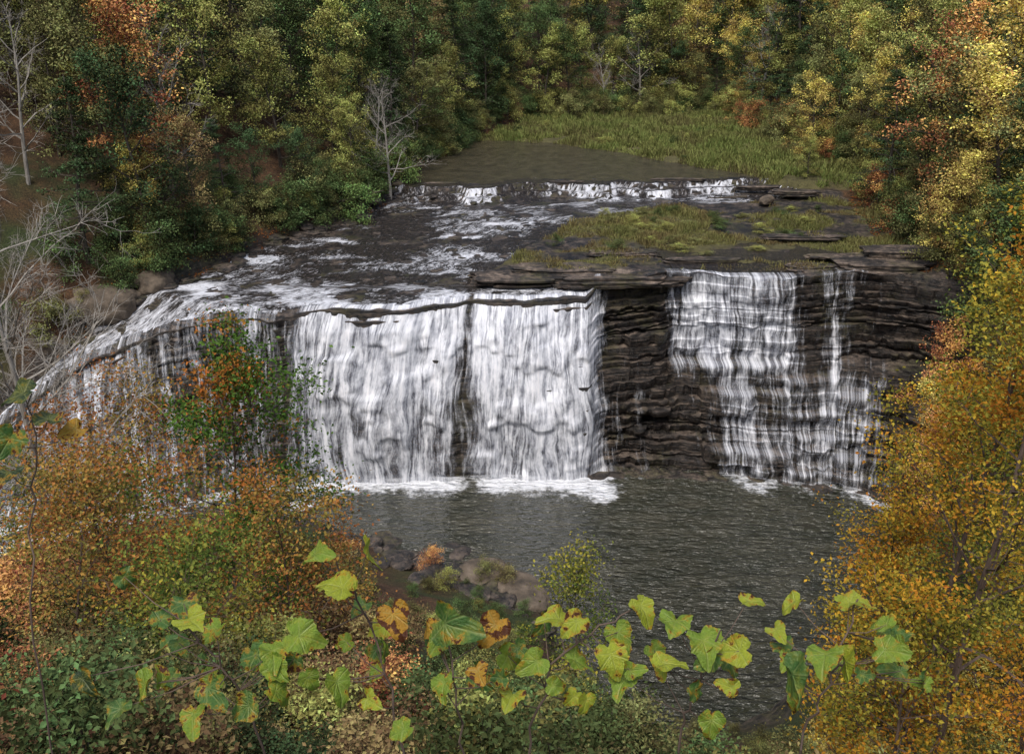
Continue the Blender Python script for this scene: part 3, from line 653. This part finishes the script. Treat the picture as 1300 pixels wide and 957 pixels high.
def bigleaf(kind,seed):
    r=np.random.default_rng(seed);nr,na=11,72;a=np.linspace(-PI,PI,na,endpoint=False);ad=np.abs(a)
    if kind==0: R_=.52+.48*np.exp(-(ad/.5)**2)+.1*np.exp(-((ad-1.6)/.8)**2)
    else: R_=.62+.38*np.exp(-(ad/.4)**2)+.12*np.exp(-((ad-1.0)/.28)**2)+.06*np.exp(-((ad-1.9)/.35)**2)
    R_=R_*(1-.5*np.exp(-((PI-ad)/.3)**2))*(1+.025*np.sin(a*19+seed)+.02*r.normal(size=na))
    q=np.linspace(0.0,1,nr)[:,None]
    X=np.sin(a)[None]*R_[None]*q;Y=np.cos(a)[None]*R_[None]*q
    c=r.uniform(-.25,.35);Z=.25*np.abs(X)-.5*np.maximum(Y,0)**2*r.uniform(.3,1.3)+c*X*Y+.06*np.sin(Y*9+X*6+seed)*q+.08*np.sin(a*3+seed)[None]*q**2
    ve=np.zeros_like(X)
    for va in ((0,.62,-.62,1.25,-1.25,2,-2) if kind==0 else (0,.95,-.95,1.8,-1.8)):
        dx=math.sin(va);dy=math.cos(va);al_=X*dx+Y*dy;pe=np.abs(X*dy-Y*dx);ve=np.maximum(ve,np.where(al_>0,np.exp(-(pe/.022)**2),0))
    se=np.exp(-(((np.abs(X)*.8-Y)*7%1-.5)/.09)**2)*.5;ve=np.maximum(ve,se)
    V=np.stack([X,Y,Z],-1).reshape(-1,3)
    i=np.arange(nr*na).reshape(nr,na);j=np.roll(i,-1,1)
    F=np.stack([i[:-1],j[:-1],j[1:],i[1:]],-1).reshape(-1,4)
    return mk_mesh('leaf',V,F,[M_big],vattr={'vein':ve,'rad':np.broadcast_to(q,X.shape)},smooth=True)
LF=[bigleaf(0,i) for i in range(5)]+[bigleaf(1,i+7) for i in range(4)]
VE=empty('large_leaf_shrub')
yl_=(.34,.4,.035);yg=(.2,.31,.035);gg=(.07,.16,.035);oo=(.45,.24,.03);dg=(.025,.05,.018)
LV=[(-.16,28.58,2.0,.12,gg,.1,0),(-.28,28.62,1.98,.085,oo,.75,0),(-.04,28.56,2.02,.085,oo,.6,0),(-.08,28.52,1.9,.06,oo,.5,0),
(-.47,28.74,2.05,.075,yg,.1,0),(-.34,28.76,2.05,.08,yl_,.1,0),(-.40,28.68,2.0,.08,yl_,.05,1),(-.50,28.58,1.95,.085,yg,.0,1),(-.43,28.61,2.1,.07,yl_,.2,0),
(-.77,28.59,2.0,.075,yl_,.1,1),(-.71,28.47,1.9,.08,gg,.3,0),(-.58,28.5,2.0,.07,yg,.1,1),(-.42,28.45,1.95,.08,yg,0,0),(-.32,28.5,2.1,.06,yl_,.2,1),(-.2,28.49,2.1,.06,oo,.4,0),
(.12,28.52,2.1,.075,yl_,.2,1),(.06,28.47,2.0,.075,yg,.1,0),(.16,28.55,2.05,.07,yl_,.4,0),(.24,28.49,2.0,.08,yl_,.1,1),(.32,28.56,2.1,.075,yl_,.15,0),(.40,28.55,2.05,.08,yg,.1,1),(.36,28.5,1.95,.075,yl_,0,0),
(.46,28.53,2.0,.085,yg,.05,1),(.55,28.5,2.0,.085,yl_,.2,0),(.50,28.46,2.1,.07,yg,.0,1),(.65,28.51,1.9,.11,gg,.05,1),(.76,28.49,2.0,.085,yg,.1,1),(.84,28.57,2.1,.08,yl_,.2,1),(.88,28.54,1.95,.08,yg,.1,0),(.81,28.47,2.0,.085,yl_,.05,1),(.94,28.51,2.0,.07,yg,.2,0),
(.72,28.54,2.15,.06,yl_,.2,0),(.6,28.54,2.15,.06,yl_,.3,0),(-.62,28.42,1.9,.08,gg,.2,0),(-.88,28.44,1.95,.08,yg,.2,1),(.28,28.42,2.,.08,yg,.2,1),(.0,28.41,1.95,.07,yl_,.3,0),
(-1.0,28.5,1.9,.07,dg,.2,0),(-1.22,29.05,2.3,.09,dg,.1,0),(-1.17,28.98,2.3,.08,dg,.3,0),(-1.25,28.95,2.25,.08,gg,.3,1),(-1.13,28.93,2.35,.06,oo,.3,0),(-1.3,28.83,2.3,.08,dg,.4,0),(-1.0,28.58,2.2,.06,gg,.3,1)]
r=np.random.default_rng(2)
for i in range(60):
    LV.append((r.uniform(-.95,1.05),28.44+r.normal(0,.04),r.uniform(1.9,2.2),r.uniform(.045,.08),[yl_,yg,gg,yg,gg][r.integers(5)],r.uniform(0,.4),int(r.integers(2))))
lo=[]
for i,(x,z,y,s,c,br,kd) in enumerate(LV):
    me=LF[(5+i%4) if kd else i%5]
    M=Matrix.Translation((x,y,z))@Matrix.Rotation(r.uniform(-.2,1.25),4,'X')@Matrix.Rotation(r.normal(0,.6),4,'Y')@Matrix.Rotation(PI+r.normal(0,1.1),4,'Z')@Matrix.Scale(s*.76,4)
    o=add('leaf_%d'%i,me,parent=VE);o.matrix_local=M
    o.color=(*c,1-br);lo.append((x,y,z))
sg=[]
def stem(pts,r0,r1):
    P=np.array(pts,float);tt=np.linspace(0,1,len(P));q=np.linspace(0,1,24)
    Q=np.stack([np.interp(q,tt,P[:,k]) for k in range(3)],1)
    for _ in range(5): Q[1:-1]=(Q[:-2]+Q[1:-1]*2+Q[2:])/4
    Q[1:-1]+=r.normal(0,.006,(22,3))
    addp(sg,list(Q),r0,r1);return Q
gz=tz1(0,2)
S1=[stem([(-.2,1.9,gz-.1),(-.25,1.95,28.1),(-.33,2.05,28.5),(-.42,2.05,28.72)],.004,.002),stem([(-.6,1.9,gz-.1),(-.62,2.0,28.2),(-.7,2.0,28.45),(-.78,2.0,28.58)],.004,.002),
stem([(.0,1.9,gz-.1),(.03,2.0,28.2),(.1,2.05,28.45),(.3,2.1,28.55)],.004,.002),stem([(.4,1.9,gz-.1),(.42,2.0,28.2),(.45,2.0,28.4),(.5,2.0,28.56)],.004,.002),stem([(.7,1.9,gz-.1),(.72,2.0,28.2),(.78,2.0,28.4),(.86,2.1,28.58)],.004,.002),
stem([(-1.35,2.2,gz-.3),(-1.32,2.3,28.4),(-1.26,2.35,28.8),(-1.2,2.3,29.05)],.003,.002),stem([(-.1,1.9,gz-.1),(-.12,2.0,28.2),(-.16,2.0,28.57)],.004,.002)]
AQ=np.concatenate(S1)
for p_ in lo:
    p_=np.array(p_);d=np.linalg.norm(AQ-(p_-np.array([0,0,.06])),axis=1);k=AQ[d.argmin()]
    addp(sg,[k,(k+p_)/2-np.array([0,0,.012]),p_],.0016,.001)
V,F=tubes(sg,6)
add('stems',mk_mesh('stems',V,F,[M_barkt]),parent=VE)
# ------------------------------------------------------------------ camera, light
cam=bpy.data.cameras.new('camera');co=bpy.data.objects.new('camera',cam);scene.collection.objects.link(co)
co.location=(0,0,30);co.rotation_euler=(math.radians(90-21.5),0,0);cam.lens=35;cam.sensor_width=36;cam.clip_start=.05;cam.clip_end=2000
scene.camera=co
el,az=math.radians(62),math.radians(200)
w=bpy.data.worlds.new('World');scene.world=w;w.use_nodes=True;nt=w.node_tree
sk=nt.nodes.new('ShaderNodeTexSky');sk.sky_type='NISHITA';sk.sun_disc=False;sk.sun_elevation=el;sk.sun_rotation=az
sk.air_density=1.0;sk.dust_density=4.0;sk.ozone_density=1
bg=nt.nodes['Background'];nt.links.new(sk.outputs[0],bg.inputs[0]);bg.inputs[1].default_value=.15
s=bpy.data.lights.new('sun','SUN');s.energy=2.1;s.angle=math.radians(25);s.color=(1,.97,.92)
so=bpy.data.objects.new('sun',s);scene.collection.objects.link(so)
d=Vector((math.sin(az)*math.cos(el),math.cos(az)*math.cos(el),math.sin(el)))
so.rotation_euler=d.to_track_quat('Z','Y').to_euler()
scene.view_settings.view_transform='Standard';scene.view_settings.look='None';scene.view_settings.exposure=0
